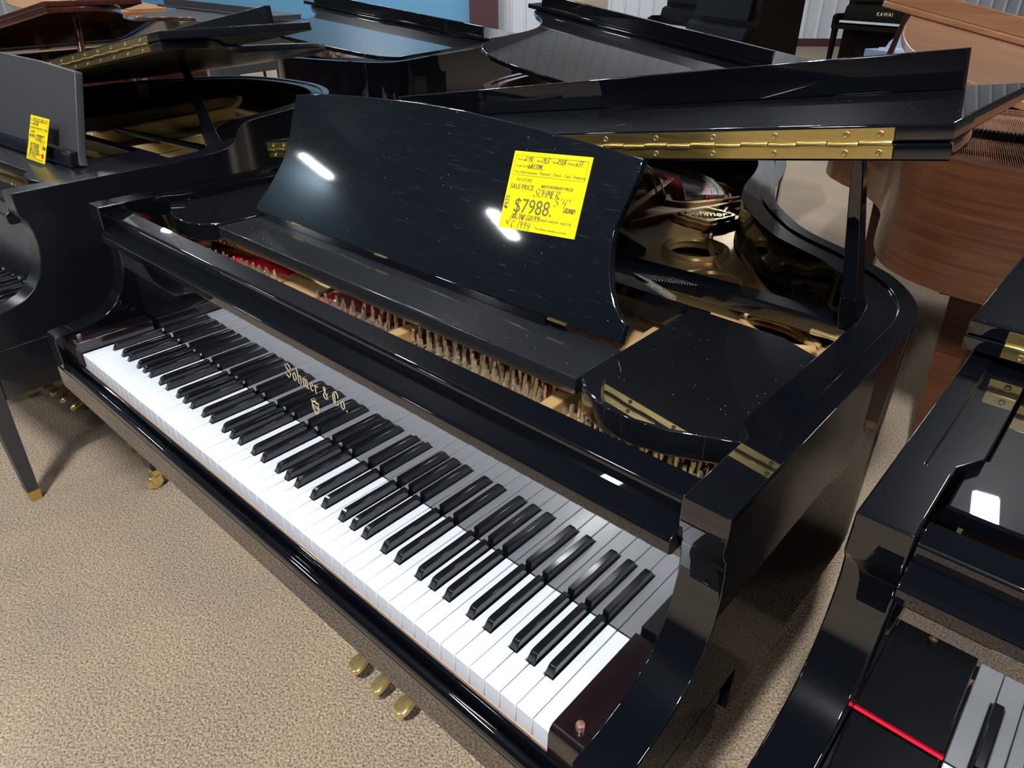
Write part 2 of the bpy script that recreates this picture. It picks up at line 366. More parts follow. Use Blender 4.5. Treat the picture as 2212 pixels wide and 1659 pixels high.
# ------------------------------------------------------------------ the grand piano
OUT_MAIN = [(1.317,.235),(1.317,.45),(1.318,.60),(1.308,.69),(1.28,.755),(1.238,.81),(1.198,.842),(1.15,.88),(1.075,.923),(1.02,.967),(.934,1.069),(.89,1.155),(.866,1.222),(.835,1.33),(.79,1.44),(.72,1.54),(.60,1.605),(.45,1.63),(.2,1.63),(0,1.61),(-.07,1.57),(-.095,1.5),(-.095,1.1),(-.095,.8),(-.095,.5),(-.095,.235)]
OUT_BABY = [(1.317,.235),(1.317,.40),(1.315,.50),(1.29,.62),(1.2,.715),(1.081,.803),(1.0,.894),(.934,1.086),(.86,1.25),(.771,1.379),(.65,1.47),(.5,1.524),(.3,1.535),(.127,1.493),(.02,1.40),(-.06,1.25),(-.095,1.1),(-.095,.8),(-.095,.5),(-.095,.235)]
OUT_WIDE = [(1.317,.235),(1.317,.5),(1.31,.66),(1.26,.8),(1.18,.92),(1.09,1.05),(1.01,1.2),(.94,1.36),(.84,1.5),(.66,1.6),(.45,1.63),(.2,1.62),(0,1.58),(-.07,1.5),(-.095,1.4),(-.095,.8),(-.095,.5),(-.095,.235)]
OUT_ROUND = [(1.317,.235),(1.317,.4),(1.27,.62),(1.19,.85),(1.12,1.05),(1.04,1.25),(.94,1.42),(.80,1.55),(.6,1.62),(.45,1.63),(.2,1.62),(0,1.58),(-.07,1.5),(-.095,1.4),(-.095,.8),(-.095,.5),(-.095,.235)]
ZT = .984
PITCH = .0235
def offset_path(P, d):
    out = []
    for i, p in enumerate(P):
        a = P[max(i-1, 0)]; b = P[min(i+1, len(P)-1)]; t = (b-a).normalized(); n = Vector((-t.y, t.x))  # left of travel = inside
        dd = d(p) if callable(d) else d
        out.append(p + n*dd)
    return out
def arm_open(bm, x0, x1):
    a = [bm.verts.new((x0, y, z)) for y, z in ARM]; b = [bm.verts.new((x1, y, z)) for y, z in ARM]; n = len(ARM)
    for i in range(n):
        if i == n-2: continue                      # open where the rim carries on
        bm.faces.new((a[i], a[(i+1)%n], b[(i+1)%n], b[i]))
    bm.faces.new(a); bm.faces.new(b[::-1])
def stretch(P, ys): return [(x, .235+(y-.235)*ys) for x, y in P]
ARM = [(.120,.984),(.120,.938),(.124,.932),(.131,.922),(.136,.90),(.137,.872),(.132,.840),(.120,.808),(.100,.782),(.076,.766),(.05,.758),(.02,.753),(-.024,.750),(-.029,.746),(-.029,.676),(.235,.676),(.235,.984)]
def white_keys():
    """shape of a white key: cuts for its black neighbours left and right (0 = none)"""
    cache = {}
    def get(cl, cr):
        k = (round(cl, 4), round(cr, 4))
        if k in cache: return cache[k]
        g = .00045; x0, x1 = g, PITCH-g; L = .1545; h = .050
        poly = [(x0, 0), (x1, 0)]
        if cr: poly += [(x1, h), (x1-cr, h), (x1-cr, L)]
        else: poly += [(x1, L)]
        if cl: poly += [(x0+cl, L), (x0+cl, h), (x0, h)]
        else: poly += [(x0, L)]
        bm = bmesh.new(); add_prism(bm, poly, 'z', .690, .720); me = from_bm(bm, 'white_key'); me.materials.append(M['white_key'])
        cache[k] = me; return me
    return get
WK = white_keys()
def black_key_mesh():
    bm = bmesh.new(); w0, w1 = .0059, .0047; y0, y1, ys = .0505, .1515, .0575; z0, z1 = .7005, .7325
    prof = [(w0, y0, z0), (w0, y0+.0005, .7205), (w1, ys, z1-.0012), (w1, ys+.006, z1)]
    L = [bm.verts.new((-a, b, c)) for a, b, c in prof] + [bm.verts.new((-w1, y1, z1)), bm.verts.new((-w0, y1, z0))]
    Rr = [bm.verts.new((a, b, c)) for a, b, c in prof] + [bm.verts.new((w1, y1, z1)), bm.verts.new((w0, y1, z0))]
    n = len(L)
    for i in range(n): bm.faces.new((L[i], L[(i+1)%n], Rr[(i+1)%n], Rr[i]))
    bm.faces.new(L); bm.faces.new(Rr[::-1]); me = from_bm(bm, 'black_key', 30); me.materials.append(M['black_key']); return me
BK = black_key_mesh()
NOTES = 'ABCDEFG'; BLK_AFTER = {'A': 0.0031, 'C': -.0026, 'D': .0026, 'F': -.0031, 'G': 0.0}
def keyboard(root, dx=0.0):
    off = {}
    for i in range(52):
        nt = NOTES[i % 7]
        if nt in BLK_AFTER and i < 51: off[i] = BLK_AFTER[nt]
    hw = .0066
    for i in range(52):
        cr = hw - off[i] if i in off else 0; cl = hw + off[i-1] if i-1 in off else 0
        o = bpy.data.objects.new('white_key', WK(max(cl, 0) and cl, cr)); COL.objects.link(o); o.parent = root
        o.location = (dx+i*PITCH, 0, random.uniform(-.0003, .0003))
        b = o.modifiers.new('bevel', 'BEVEL'); b.width = .0011; b.segments = 2; b.limit_method = 'ANGLE'; b.angle_limit = R(50)
    for i, d in off.items():
        o = bpy.data.objects.new('black_key', BK); COL.objects.link(o); o.parent = root; o.location = (dx+(i+1)*PITCH+d, 0, random.uniform(-.0003, .0003))
        b = o.modifiers.new('bevel', 'BEVEL'); b.width = .0011; b.segments = 2; b.limit_method = 'ANGLE'; b.angle_limit = R(30)
LX0 = -.09
def lid_matrix(th, z0=.991):
    """lid frame: u along the keyboard from the spine hinge, y towards the tail, w up from the underside"""
    return Matrix.Translation((LX0, 0, z0)) @ Matrix.Rotation(-th, 4, 'Y')

def make_grand(cfg):
    g = cfg.get
    root = thing('grand_piano', cfg['label'], 'piano', cfg['loc'], cfg.get('rot', 0), cfg.get('group'))
    mc = M[cfg['mat']]; mtop = M[g('mat_lid', cfg['mat'])]; mp = M[g('plate_mat', 'plate')]
    OUT = catmull([(x, y) for x, y in stretch(cfg['out'], g('ys', 1))], g('res', 5))
    for v in OUT: v.x = min(v.x, 1.3175); v.x = max(v.x, -.095)
    bk = .049
    IN = offset_path(OUT, lambda p: .049 if p.y < .262 else .066)
    MID = offset_path(OUT, .025)
    IN[0].y = OUT[0].y; IN[-1].y = OUT[-1].y; MID[0].y = OUT[0].y; MID[-1].y = OUT[-1].y
    # rim: outer band, a shallow step, inner band, inner wall, bottom
    bm = bmesh.new(); rows = []
    zb = g('zb', .60)
    for o_, m_, i_ in zip(OUT, MID, IN):
        rows.append([bm.verts.new(c) for c in ((o_.x, o_.y, zb), (o_.x, o_.y, ZT), (m_.x, m_.y, ZT), (m_.x, m_.y, ZT-.0042), (i_.x, i_.y, ZT-.0042), (i_.x, i_.y, zb))])
    for a, b in zip(rows, rows[1:]):
        for k in range(6): bm.faces.new((a[k], b[k], b[(k+1)%6], a[(k+1)%6]))
    obj('rim', from_bm(bm, smooth=35), mc, root, .0018, 3)
    # arms on both sides of the keyboard
    for x0, x1 in ((1.268, 1.317), (-.095, -.046)):
        bm = bmesh.new(); arm_open(bm, x0, x1)
        obj('arm', from_bm(bm, smooth=45), mc, root, .0022, 3)
    # front bed under the keys and the key slip with its bullnose rail
    obj('keybed', prism([(-.030,.622),(-.030,.672),(-.027,.6755),(.20,.6755),(.20,.60),(.0,.60)], 'x', -.095, 1.317), M['black_bed'] if cfg['mat'] == 'black' else mc, root, .0015)
    obj('key_slip', prism([(-.030,.6755),(-.0305,.682),(-.028,.688),(-.023,.691),(-.018,.689),(-.0158,.684),(-.0155,.678),(-.0125,.678),(-.0122,.692),(-.0105,.6975),(-.0075,.6985),(-.005,.696),(-.004,.690),(-.004,.6755)], 'x', -.0455, 1.2675, 60), mc, root, .0006)
    if g('keys', True):
        kx = g('key_dx', 0.0); keyboard(root, kx)
        obj('key_frame', box(kx-.003, kx+1.225, -.0005, .15, .676, .6898), M['keywood'], root)
        for s, x0, x1 in ((0, -.0455, kx-.0035), (1, 1.2255+kx, 1.2675)):
            if x1-x0 < .01: continue
            zc = g('block_z', 0); cb = obj('cheek_block', prism([(-.0085,.676),(-.0085,.730+zc),(-.006,.738+zc),(-.001,.7425+zc),(.1495,.7425+zc),(.1495,.676)], 'x', x0, x1), M[g('cheek_mat', 'cheek')], root, .0012)
            obj('stop_button', lathe([(.0048,0),(.0052,.004),(.0045,.0072),(.002,.0085)], ((x0+x1)/2+.004*(1 if s else -1), .012, .7425+zc), 16), M['button'], cb)
        obj('fallboard', box(-.0455, 1.2675, .155, .172, .700, .925), M[g('fb_mat', 'black_fb')], root, .001)
        obj('fallboard_felt', box(-.045, 1.267, .1552, .168, .695, .7), M['felt_red'], root)
    else:
        obj('fallboard', prism([(.0,.70),(-.02,.74),(.05,.80),(.14,.93),(.16,.93),(.16,.70)], 'x', -.0455, 1.2675), mc, root, .002)
    if g('board_felt'): obj('name_board_felt', box(-.0455, kx-.001, .152, .155, .7226, .7242), M['felt_red'], root)
    # two rails above the fallboard
    obj('front_rail', prism([(.1545,.912),(.121,.910),(.1135,.914),(.1120,.930),(.1155,.9345),(.137,.943),(.1545,.943)], 'x', -.0455, 1.2675, 20), mc, root, .0016, 3)
    obj('stretcher', prism([(.1405,.900),(.1405,.9605),(.143,.9635),(.172,.968),(.176,.966),(.176,.860),(.156,.860),(.156,.900)], 'x', -.0455, 1.2675, 20), mc, root, .0014)
    # iron plate: slab with holes, ribs, flange
    inner = offset_path(OUT, .069)
    pts = [(p.x, p.y) for p in inner if p.y > .30]
    poly = [(1.245,.18), (1.245,.30)] + pts + [(-.025,.30), (-.025,.18)]
    def circ(cx, cy, r, n=28, sx=1, rot=0):
        return [(cx + math.cos(a)*r*sx*math.cos(rot) - math.sin(a)*r*math.sin(rot), cy + math.cos(a)*r*sx*math.sin(rot) + math.sin(a)*r*math.cos(rot)) for a in [2*PI*k/n for k in range(n)]]
    holes = []
    det = g('detail', 0)
    if det >= 2:
        holes = [(.815,.975,.058,1.0,0), (.93,.83,.050,1.0,0), (1.115,.715,.032,2.0,R(-18))]
        obj('iron_plate', curve_mesh([poly] + [circ(a, b, r, 28, sx, rt) for a, b, r, sx, rt in holes], .866, .880, .001), mp, root)
    elif det == 1:
        obj('iron_plate', curve_mesh([poly], .866, .880, .001), mp, root)
    if det:
        bmf = offset_path(OUT, .118)
        sel = [p for p in bmf if p.y > .45]
        bm = bmesh.new(); add_tube(bm, [(p.x, p.y, .880) for p in sel], .006, 6); obj('plate_bead', from_bm(bm), mp, root)
    for a, b, r, sx, rt in holes:
        bm = bmesh.new()
        ring = circ(a, b, r+.006, 28, sx if sx == 1 else (sx*r+.006)/(r+.006)*1.0, rt)
        add_tube(bm, [(x, y, .881) for x, y in ring+ring[:1]], .008, 8, cap=False); obj('hole_rim', from_bm(bm), mp, root)
    obj('soundboard', curve_mesh([[(p.x, p.y) for p in inner if p.y > .35] + [(0,.36)]], .815, .825), M['soundboard'], root)
    # wing panels and sliding music shelf
    if g('front', True) == 'flat':
        obj('music_shelf', curve_mesh([[(-.040,.205),(1.262,.205),(1.262,.30),(1.25,.31),(1.25,.60),(-.028,.60),(-.028,.31),(-.040,.30)]], .950, .9685, .003), mc, root)
    elif g('front', True):
        wr = [(1.048,.262),(1.056,.250),(1.075,.232),(1.11,.220),(1.15,.218),(1.19,.226),(1.225,.242),(1.2665,.262),(1.2665,.268),(1.250,.283),(1.250,.50),(1.19,.527),(1.06,.53),(1.048,.52)]
        wl = [(1.222-x, y) for x, y in wr][::-1]
        wm = M[g('wing_mat', cfg['mat'])]
        for nm, pl in (('music_wing', wr), ('music_wing', wl)):
            obj(nm, curve_mesh([pl], .932, .9665, .003, 2), wm, root)
        obj('music_shelf', curve_mesh([[(.176,.252),(1.046,.252),(1.046,.352),(.95,.354),(.93,.378),(.176,.378)]], .938, .9635, .003, 3), M[g('shelf_mat', cfg['mat'])], root)
        for y in (.545,):
            obj('desk_rail', box(.16, 1.06, y-.012, y+.024, .922, .950), mc, root, .001)
    # legs, lyre, pedals
    lz = g('leg_z', 0.0)
    for (lx, ly) in g('legs', ((1.16, .34), (.08, .34), (.5, cfg['tail_leg']))):
        leg = obj('leg', frustum(lx, ly, .075+lz, .60, .026, .048), mc, root, .003)
        obj('leg_block', box(lx-.075, lx+.075, ly-.06, ly+.06, .575, .60), mc, leg, .004)
        bm = bmesh.new(); add_lathe(bm, [(.021, -.011), (.024, -.006), (.024, .006), (.021, .011)], (lx, ly-.018, .024+lz), 18, 'x'); add_box(bm, lx-.016, lx+.016, ly-.022, ly+.02, .045+lz, .078+lz)
        add_box(bm, lx-.016, lx-.012, ly-.03, ly+.0, .02+lz, .05+lz); add_box(bm, lx+.012, lx+.016, ly-.03, ly+.0, .02+lz, .05+lz)
        obj('caster', from_bm(bm), M['brass_pol'], leg)
    if g('lyre', True):
        ldx, ldy = g('lyre_d', (0, 0)); ly0 = .335; bm = bmesh.new()
        add_box(bm, .50, .52, ly0-.012, ly0+.012, .16, .60); add_box(bm, .70, .72, ly0-.012, ly0+.012, .16, .60)
        add_box(bm, .45, .77, ly0-.05, ly0+.06, .085+lz, .165); add_box(bm, .48, .74, ly0-.03, ly0+.03, .585, .60)
        lyre = obj('pedal_lyre', from_bm(bm), mc, root, .003, loc=(ldx, ldy, 0))
        for k, px in enumerate((.535, .615, .695)):
            kind = k if det >= 2 else 1
            # outline of a pedal seen from above, tip at the front
            if kind == 1: ol = [(-.009,.10),(.009,.10),(.011,.04),(.016,.012),(.015,-.006),(.008,-.015),(-.008,-.015),(-.015,-.006),(-.016,.012),(-.011,.04)]
            else:
                s = -1 if kind == 0 else 1
                ol = [(-.008,.10),(.008,.10),(.010,.05),(.016,.03),(.022,.008),(.020,-.008),(.008,-.016),(-.010,-.013),(-.018,.004),(-.013,.03),(-.010,.05)]
                ol = [(x*s*-1, y) for x, y in ol];  ol = ol if s == -1 else ol[::-1]
            oc = catmull([Vector(p) for p in ol+ol[:1]], 4)[:-1]
            bm = bmesh.new(); nrow = []
            for fz, fs in ((.0, .88), (.006, 1.0), (.011, .96), (.0135, .80)):
                nrow.append([bm.verts.new((px+p.x*fs, (.185+p.y*(1 if p.y > .05 else fs)+(.04 if p.y > .09 else 0)), .050+lz+fz - (.010*max(0, (.03-p.y)/.045)**2) + .010*min(1, max(0, (p.y-.02)/.08)))) for p in oc])
            for a, b in zip(nrow, nrow[1:]):
                for i in range(len(oc)): bm.faces.new((a[i], a[(i+1)%len(oc)], b[(i+1)%len(oc)], b[i]))
            bm.faces.new(nrow[0][::-1]); bm.faces.new(nrow[-1]); obj('pedal', from_bm(bm, smooth=70), M['brass_pol'], lyre)
    # lid: main board, folded front flap with its lip, continuous hinge
    th = R(cfg['lid']); LM = lid_matrix(th, g('z0', .991)); yh = g('yh', .54); XR = g('xr', 1.329)
    LO_ = OUT if not g('lid_out') else catmull([(-.095+(x+.095)*g('lid_xs', 1), y) for x, y in stretch(cfg['lid_out'], g('lid_ys', 1))], 5)
    lid_out = offset_path(LO_, -.012)
    lp = [(min(p.x, XR)-LX0, p.y) for p in lid_out if p.y > yh+.004]
    lp = [(XR-LX0, yh)] + lp + [(-.107-LX0, yh)]
    me = curve_mesh([lp], 0, .0195, .003, 3); me.transform(LM)
    lid = obj('lid', me, mtop, root)
    fy = yh + .425
    fl = [(XR-LX0, yh), (XR-LX0, fy-.012), (XR-.012-LX0, fy), (-.095-LX0, fy), (-.107-LX0, fy-.012), (-.107-LX0, yh)]
    me = curve_mesh([fl], .0210, .0405, .003, 3); me.transform(LM)
    flap = obj('front_flap', me, M[g('flap_mat', g('mat_lid', cfg['mat']))], root)
    yl = yh+.375
    bm = bmesh.new(); add_box(bm, .045, 1.345 if g('lip_long', True) else 1.3, yl, yl+.020, .0405, .0955); me = from_bm(bm); me.transform(LM)
    obj('front_lip', me, mtop, flap, .002)
    if g('hinge', True):
        hu0, hu1 = g('hinge_span', (.05, 1.366))
        bm = bmesh.new(); add_box(bm, hu0, hu1, yh-.0035, yh-.0005, .0228, .0368); add_box(bm, hu0, hu1, yh-.0035, yh-.0005, .0035, .0178)
        me = from_bm(bm); me.transform(LM); hg = obj('piano_hinge', me, M[g('hinge_mat', 'brass')], root)
        nk = int((hu1-hu0)/.0355); bm = bmesh.new()
        for k in range(nk):
            a = hu0 + (hu1-hu0)*k/nk; e = (hu1-hu0)/nk
            zo = .0203 + (.0006 if k % 2 else -.0006)
            add_lathe(bm, [(.0026, a+.0006), (.0030, a+.0014), (.0030, a+e-.0014), (.0026, a+e-.0006)], (0, yh-.0045, zo), 10, 'x')
        me = from_bm(bm); me.transform(LM); obj('hinge_knuckles', me, M[g('hinge_mat', 'brass')], hg)
        scr = g('screws', [])
        if scr:
            bm = bmesh.new(); add_lathe(bm, [(.0040, -.0002), (.0038, -.0010), (.0030, -.0014), (.0022, -.0004)], (0,0,0), 14, 'y'); add_box(bm, -.0020, .0020, -.0007, -.0004, -.0004, .0004); add_box(bm, -.0004, .0004, -.0007, -.0004, -.0020, .0020)
            sme = from_bm(bm); sme.materials.append(M['brass_old'])
            for u in scr:
                for wv in (.0305, .0100):
                    so = obj('hinge_screw', sme, None, hg); so.matrix_local = LM @ Matrix.Translation((u, yh-.0035, wv)) @ Matrix.Rotation(u*37, 4, 'Y')
    if det:
        for hy in (.62, 1.10*g('ys', 1)):
            lf = obj('lid_hinge', box(-.0285, -.0262, hy-.021, hy+.021, .925, .979), M['brass_old'], root, .001)
            bm = bmesh.new(); add_box(bm, .062, .118, hy-.021, hy+.021, -.0028, -.0004); me = from_bm(bm); me.transform(LM); obj('hinge_leaf', me, M['brass_old'], lf)
    # prop stick
    if g('prop', True):
        pu = g('prop_u', 1.295); py = g('prop_y', .66)
        top = LM @ Vector((pu, py+.02, -.002)); bx, by, bz = g('prop_base', (1.238, .66, .955))
        bm = bmesh.new(); b0 = Vector((bx, by, bz)); d = (top-b0)
        n_ = Vector((0,1,0)); u_ = Vector((1,0,0))
        prof = ((0, .013, .016), (.12, .013, .017), (.2, .0115, .014), (.9, .008, .009), (1, .006, .007)); rings = []
        for t, a, b in prof:
            c = b0+d*t; rings.append([bm.verts.new(c+u_*a*sx+n_*b*sy) for sx, sy in ((-1,-1),(1,-1),(1,1),(-1,1))])
        for a, b in zip(rings, rings[1:]):
            for i in range(4): bm.faces.new((a[i], a[(i+1)%4], b[(i+1)%4], b[i]))
        bm.faces.new(rings[0][::-1]); bm.faces.new(rings[-1]); obj('lid_prop', from_bm(bm), M[g('prop_mat', cfg['mat'])], root, .002)
    return root, LM, OUT

def desk(root, prof, y0, z0, tilt, mat, thick=.014, name='music_desk'):
    """prof: closed outline in (x, height along the board); the board leans back by tilt"""
    me = curve_mesh([prof], -thick, 0, .002, 2)
    mt = Matrix.Translation((0, y0, z0)) @ Matrix.Rotation(R(90)-tilt, 4, 'X')
    me.transform(mt); return obj(name, me, mat, root), mt

pin_me = None
def pin_mesh():
    bm = bmesh.new()
    add_lathe(bm, [(.0032, 0), (.0038, .0015), (.0038, .0065), (.0032, .008)], (0,0,0), 10)
    add_lathe(bm, [(.0030, .008), (.0030, .0235)], (0,0,0), 10)
    for h0, h1, r0, r1 in ((.0215, .0315, .0036, .0030), (.0315, .0335, .0030, .0018)):
        a = [bm.verts.new((r0*math.cos(PI/4+k*PI/2), r0*math.sin(PI/4+k*PI/2), h0)) for k in range(4)]
        b = [bm.verts.new((r1*math.cos(PI/4+k*PI/2), r1*math.sin(PI/4+k*PI/2), h1)) for k in range(4)]
        for i in range(4): bm.faces.new((a[i], a[(i+1)%4], b[(i+1)%4], b[i]))
        bm.faces.new(b)
    me = from_bm(bm, 'tuning_pin', 35); me.materials.append(M['nickel']); return me
PIN = pin_mesh()
def pins(root, specs):
    k = 0
    for (x, y, rz) in specs:
        o = bpy.data.objects.new('tuning_pin', PIN); COL.objects.link(o); o.parent = root
        o.location = (x, y, .8805); o.rotation_euler = (R(random.uniform(3, 7)), R(random.uniform(-2, 2)), random.uniform(0, PI)); k += 1
def strings(root, name, rows, mat, r=.0006):
    bm = bmesh.new()
    for a, b in rows: add_tube(bm, [a, b], r, 4, cap=False)
    return obj(name, from_bm(bm, smooth=None, recalc=False), mat, root, kind='stuff')

# ================================================================== 1. the piano for sale in front
SCR = [.03,.075,.24,.42,.60,.78,.885,.975,1.06,1.147,1.230,1.315,1.352]
main, LM, OUTM = make_grand(dict(label='glossy black grand piano in the foreground with yellow price card and gold lettering', loc=(0,0,0), mat='black', out=OUT_MAIN, detail=2, lid=8.663, z0=1.0025, yh=.54, xr=1.334, hinge_span=(.0,1.366), prop_u=1.305, prop_y=.60, prop_base=(1.240,.640,.955),
    flap_mat='black_dust', shelf_mat='black_shelf', wing_mat='black_specks', tail_leg=1.38, screws=SCR, res=8))
# music desk
dp = [(.172,-.004),(.172,.012),(.192,.038),(.209,.069),(.222,.098),(.228,.122),(.227,.153),(.222,.192),(.220,.229),(.306,.239),(.438,.247),(.557,.251),(.664,.251),(.762,.246),(.85,.241),(.931,.235),(.998,.229),(.998,.212),(.996,.191),(.992,.165),(.989,.143),(.991,.118),(.998,.092),(1.009,.066),(1.023,.045),(1.038,.031),(1.049,.024),(1.049,-.001)]
dsk, DM = desk(main, dp, .34, .980, R(25), M['black_desk'])
for x in (.30, .55, .93):
    h = obj('desk_hinge', box(x, x+.032, .336, .341, .9765, .9785), M['brass'], dsk)
obj('gap_shade_strip', box(.180, .925, .3385, .352, .9635, .9775), M['black'], dsk, .001)  # added black strip, stands in for the shade in the gap under the desk
# price card leaning on the desk
STROKE = {
 'S': [[(1.0,.9),(.6,1.05),(.2,.8),(.35,.55),(.7,.4),(.75,.12),(.3,-.05),(-.15,.15)]], 'O': [[(.45,1),(.05,.6),(.1,.1),(.5,0),(.85,.4),(.8,.85),(.45,1)]],
 'H': [[(.1,1),(0,0)],[(.8,1),(.7,0)],[(0,.5),(.8,.55)]], 'M': [[(0,0),(.15,1),(.45,.3),(.8,1),(.9,0)]], 'E': [[(.7,1),(.1,.95),(.05,.5),(.5,.52),(.05,.5),(0,0),(.65,.02)]],
 'R': [[(0,0),(.1,1),(.6,.95),(.65,.65),(.1,.5),(.8,0)]], '5': [[(.8,1),(.2,1),(.15,.6),(.6,.6),(.7,.25),(.3,0),(.0,.1)]], "'": [[(.3,1.1),(.2,.8)]], '"': [[(.2,1.1),(.1,.8)],[(.5,1.1),(.4,.8)]],
 '4': [[(.2,1),(.1,.5),(.75,.5)],[(.75,1),(.5,-.1)]], 'G': [[(.8,.9),(.4,1),(.05,.5),(.3,0),(.75,.15),(.75,.45),(.45,.45)]], 'A': [[(0,0),(.4,1),(.75,0)],[(.15,.4),(.65,.4)]], 'N': [[(0,0),(.1,1),(.7,0),(.8,1)]],
 'D': [[(.1,0),(.1,1),(.7,.8),(.75,.2),(.1,0)]], '#': [[(.3,1),(.15,0)],[(.6,1),(.45,0)],[(0,.65),(.8,.7)],[(0,.3),(.75,.35)]], '3': [[(.1,.95),(.6,1),(.6,.7),(.25,.55),(.65,.4),(.5,.02),(.0,.08)]],
 '0': [[(.4,1),(.1,.6),(.2,.05),(.55,.1),(.7,.6),(.4,1)]], 'K': [[(.1,1),(.0,0)],[(.7,1),(.1,.45),(.75,0)]], 'J': [[(.2,1),(.8,1)],[(.5,1),(.45,.1),(.1,.1)]], 'F': [[(.7,1),(.1,1),(.0,0)],[(.05,.55),(.5,.55)]],
 '6': [[(.6,1),(.1,.5),(.15,.05),(.55,.1),(.5,.45),(.1,.35)]], '1': [[(.3,1),(.2,0)]], '9': [[(.6,.85),(.25,1),(.1,.65),(.5,.6),(.6,.85),(.45,0)]], 'C': [[(.75,.85),(.35,1),(.05,.5),(.3,0),(.7,.15)]],
 '.': [[(.1,.0),(.15,.05)]], 'L': [[(.15,1),(.0,0),(.6,.05)]], 'I': [[(.1,1),(.5,1)],[(.3,1),(.2,0)],[(0,0),(.5,0)]], 'T': [[(0,1),(.8,1)],[(.4,1),(.3,0)]], 'Y': [[(0,1),(.35,.5)],[(.75,1),(.2,0)]], '/': [[(.6,1.1),(0,-.1)]],
 'P': [[(0,0),(.1,1),(.6,.95),(.6,.6),(.1,.5)]], 'B': [[(0,0),(.1,1),(.6,.85),(.1,.55),(.65,.3),(0,0)]], ' ': [], '-': [[(.1,.5),(.6,.5)]], 'V': [[(0,.5),(.25,0),(.8,1.3)]], '_': [[(0,-.1),(1,-.1)]], 'c': [[(.6,.6),(.2,.6),(.1,.2),(.55,.05)]],
}
def scribble(s, h, adv=.95, slant=.15):
    out = []; x = 0
    for ch in s:
        for st in STROKE.get(ch, []): out.append([((x+px)*h*.72 + py*h*slant, py*h) for px, py in st])
        x += adv if ch not in '.\'"1I ' else .62
    return out
def place(strokes, x, y, rot=0):
    c, s = math.cos(rot), math.sin(rot)
    return [[(x+c*a-s*b, y+s*a+c*b) for a, b in st] for st in strokes]
def price_card(label, Wc, Hc, mw, model='SOHMER', dot=False):
    """card in its own frame: x right, y up, z out of the face"""
    t = thing('price_card', label, 'price tag')
    t.matrix_world = mw
    obj('card', box(0, Wc, 0, Hc, -.0008, 0), M['paper'], t, .0002)
    T = Matrix.Translation
    k = Wc/.136
    pr = []
    def tx(s, size, x, y, **kw): pr.append((text_mesh(s, size*k, .0001, **kw), T((x*k, y*k, .0002))))
    tx('IN-STORE', .0066, .015, .0680); tx('SALE PRICE', .0100, .0065, .0570, offset=.0001, sx=.86); tx('BEATS INTERNET PRICE!', .0056, .061, .0625, offset=.0001, sx=.92)
    tx('$7988.', .0290, .020, .0245, sx=.88)
    tx('Payment:  Check - Cash - Financing', .0062, .054, .0795, sx=.88); tx('Price Match Guarantee', .0044, .0085, .0795); tx('Trade Up Period', .0044, .0085, .0880); tx('Warranty', .0044, .0085, .0970)
    tx('Bench', .0042, .044, .0970); tx('Finish', .0042, .071, .0970); tx('Model', .0042, .098, .0970)
    tx('*CREDIT CARD FEE - ADD 2.5%', .0046, .069, .0165, sx=.9); tx('*Tax, Delivery, Assembly not included', .0040, .066, .0045, sx=.9)
    bm = bmesh.new()
    for (x0, y0, x1, y1) in ((.005,.0765,.131,.0769),(.005,.1035,.131,.1039),(.005,.0765,.0054,.1039),(.1306,.0765,.131,.1039),(.020,.0958,.042,.0960),(.054,.0958,.070,.0960),(.081,.0958,.096,.0960),(.108,.0958,.128,.0960),(.030,.0868,.062,.0870),(.004,.0085,.012,.0087),(.014,.0085,.022,.0087)):
        add_box(bm, x0*k, x1*k, y0*k, y1*k, .0001, .0003)
    pr.append((from_bm(bm, smooth=None), Matrix.Identity(4)))
    ky = Hc/(.110*k); jm = join_meshes(pr); jm.transform(Matrix.Translation((0,0,.0004)) @ Matrix.Diagonal((1, ky, 1, 1))); obj('printed_lettering', jm, M['ink'], t)
    hw = []
    hw += place(scribble(model, .0105, 1.0), .052*k, .0495*k); hw += place(scribble("5'4\"", .0115), .090*k, .039*k); hw += place(scribble('GRAND', .0066, .82), .108*k, .0325*k)
    hw += place(scribble('#430', .0072), .0100*k, .0270*k, R(90)); hw += place(scribble('#KJNFG0199', .0078, .92), .0215*k, .0145*k); hw += place(scribble('C.1994', .0098, .95), .0225*k, .0020*k)
    hw += place([[(0,.006),(.003,0),(.009,.016)]], .013*k, .0055*k)
    hw += place(scribble('1 YR', .0062), .023*k, .0965*k); hw += place(scribble('YES', .0062, .8), .0545*k, .0965*k); hw += place(scribble('P/EB', .0062, .8), .081*k, .0965*k); hw += place(scribble('63T', .0064), .111*k, .0965*k)
    hw += place(scribble('LIFETIME', .0058, .85), .031*k, .0872*k)
    obj('handwriting', nib([[(a, b*ky) for a, b in st] for st in hw], .0013, R(30), .0006), M['pen'], t)
    if dot: obj('red_sticker', lathe([(.0065,0),(.0065,.0004)], (Wc*.86, Hc*.16, 0), 20), M['reddot'], t)
    return t
def frame_from(o, xdir, ydir):
    x = Vector(xdir).normalized(); z = x.cross(Vector(ydir)).normalized(); y = z.cross(x)
    m = Matrix((x, y, z)).transposed().to_4x4(); m.translation = o; return m
a4 = R(4.8)
bl = DM @ Vector((.798, .098, .0012))
dx = (DM.to_3x3() @ Vector((math.cos(a4), math.sin(a4), 0))); dy = (DM.to_3x3() @ Vector((-math.sin(a4), math.cos(a4), 0)))
price_card('yellow handwritten sale card reading $7988 on the black music desk in the foreground', .136, .110, frame_from(bl, dx, dy))

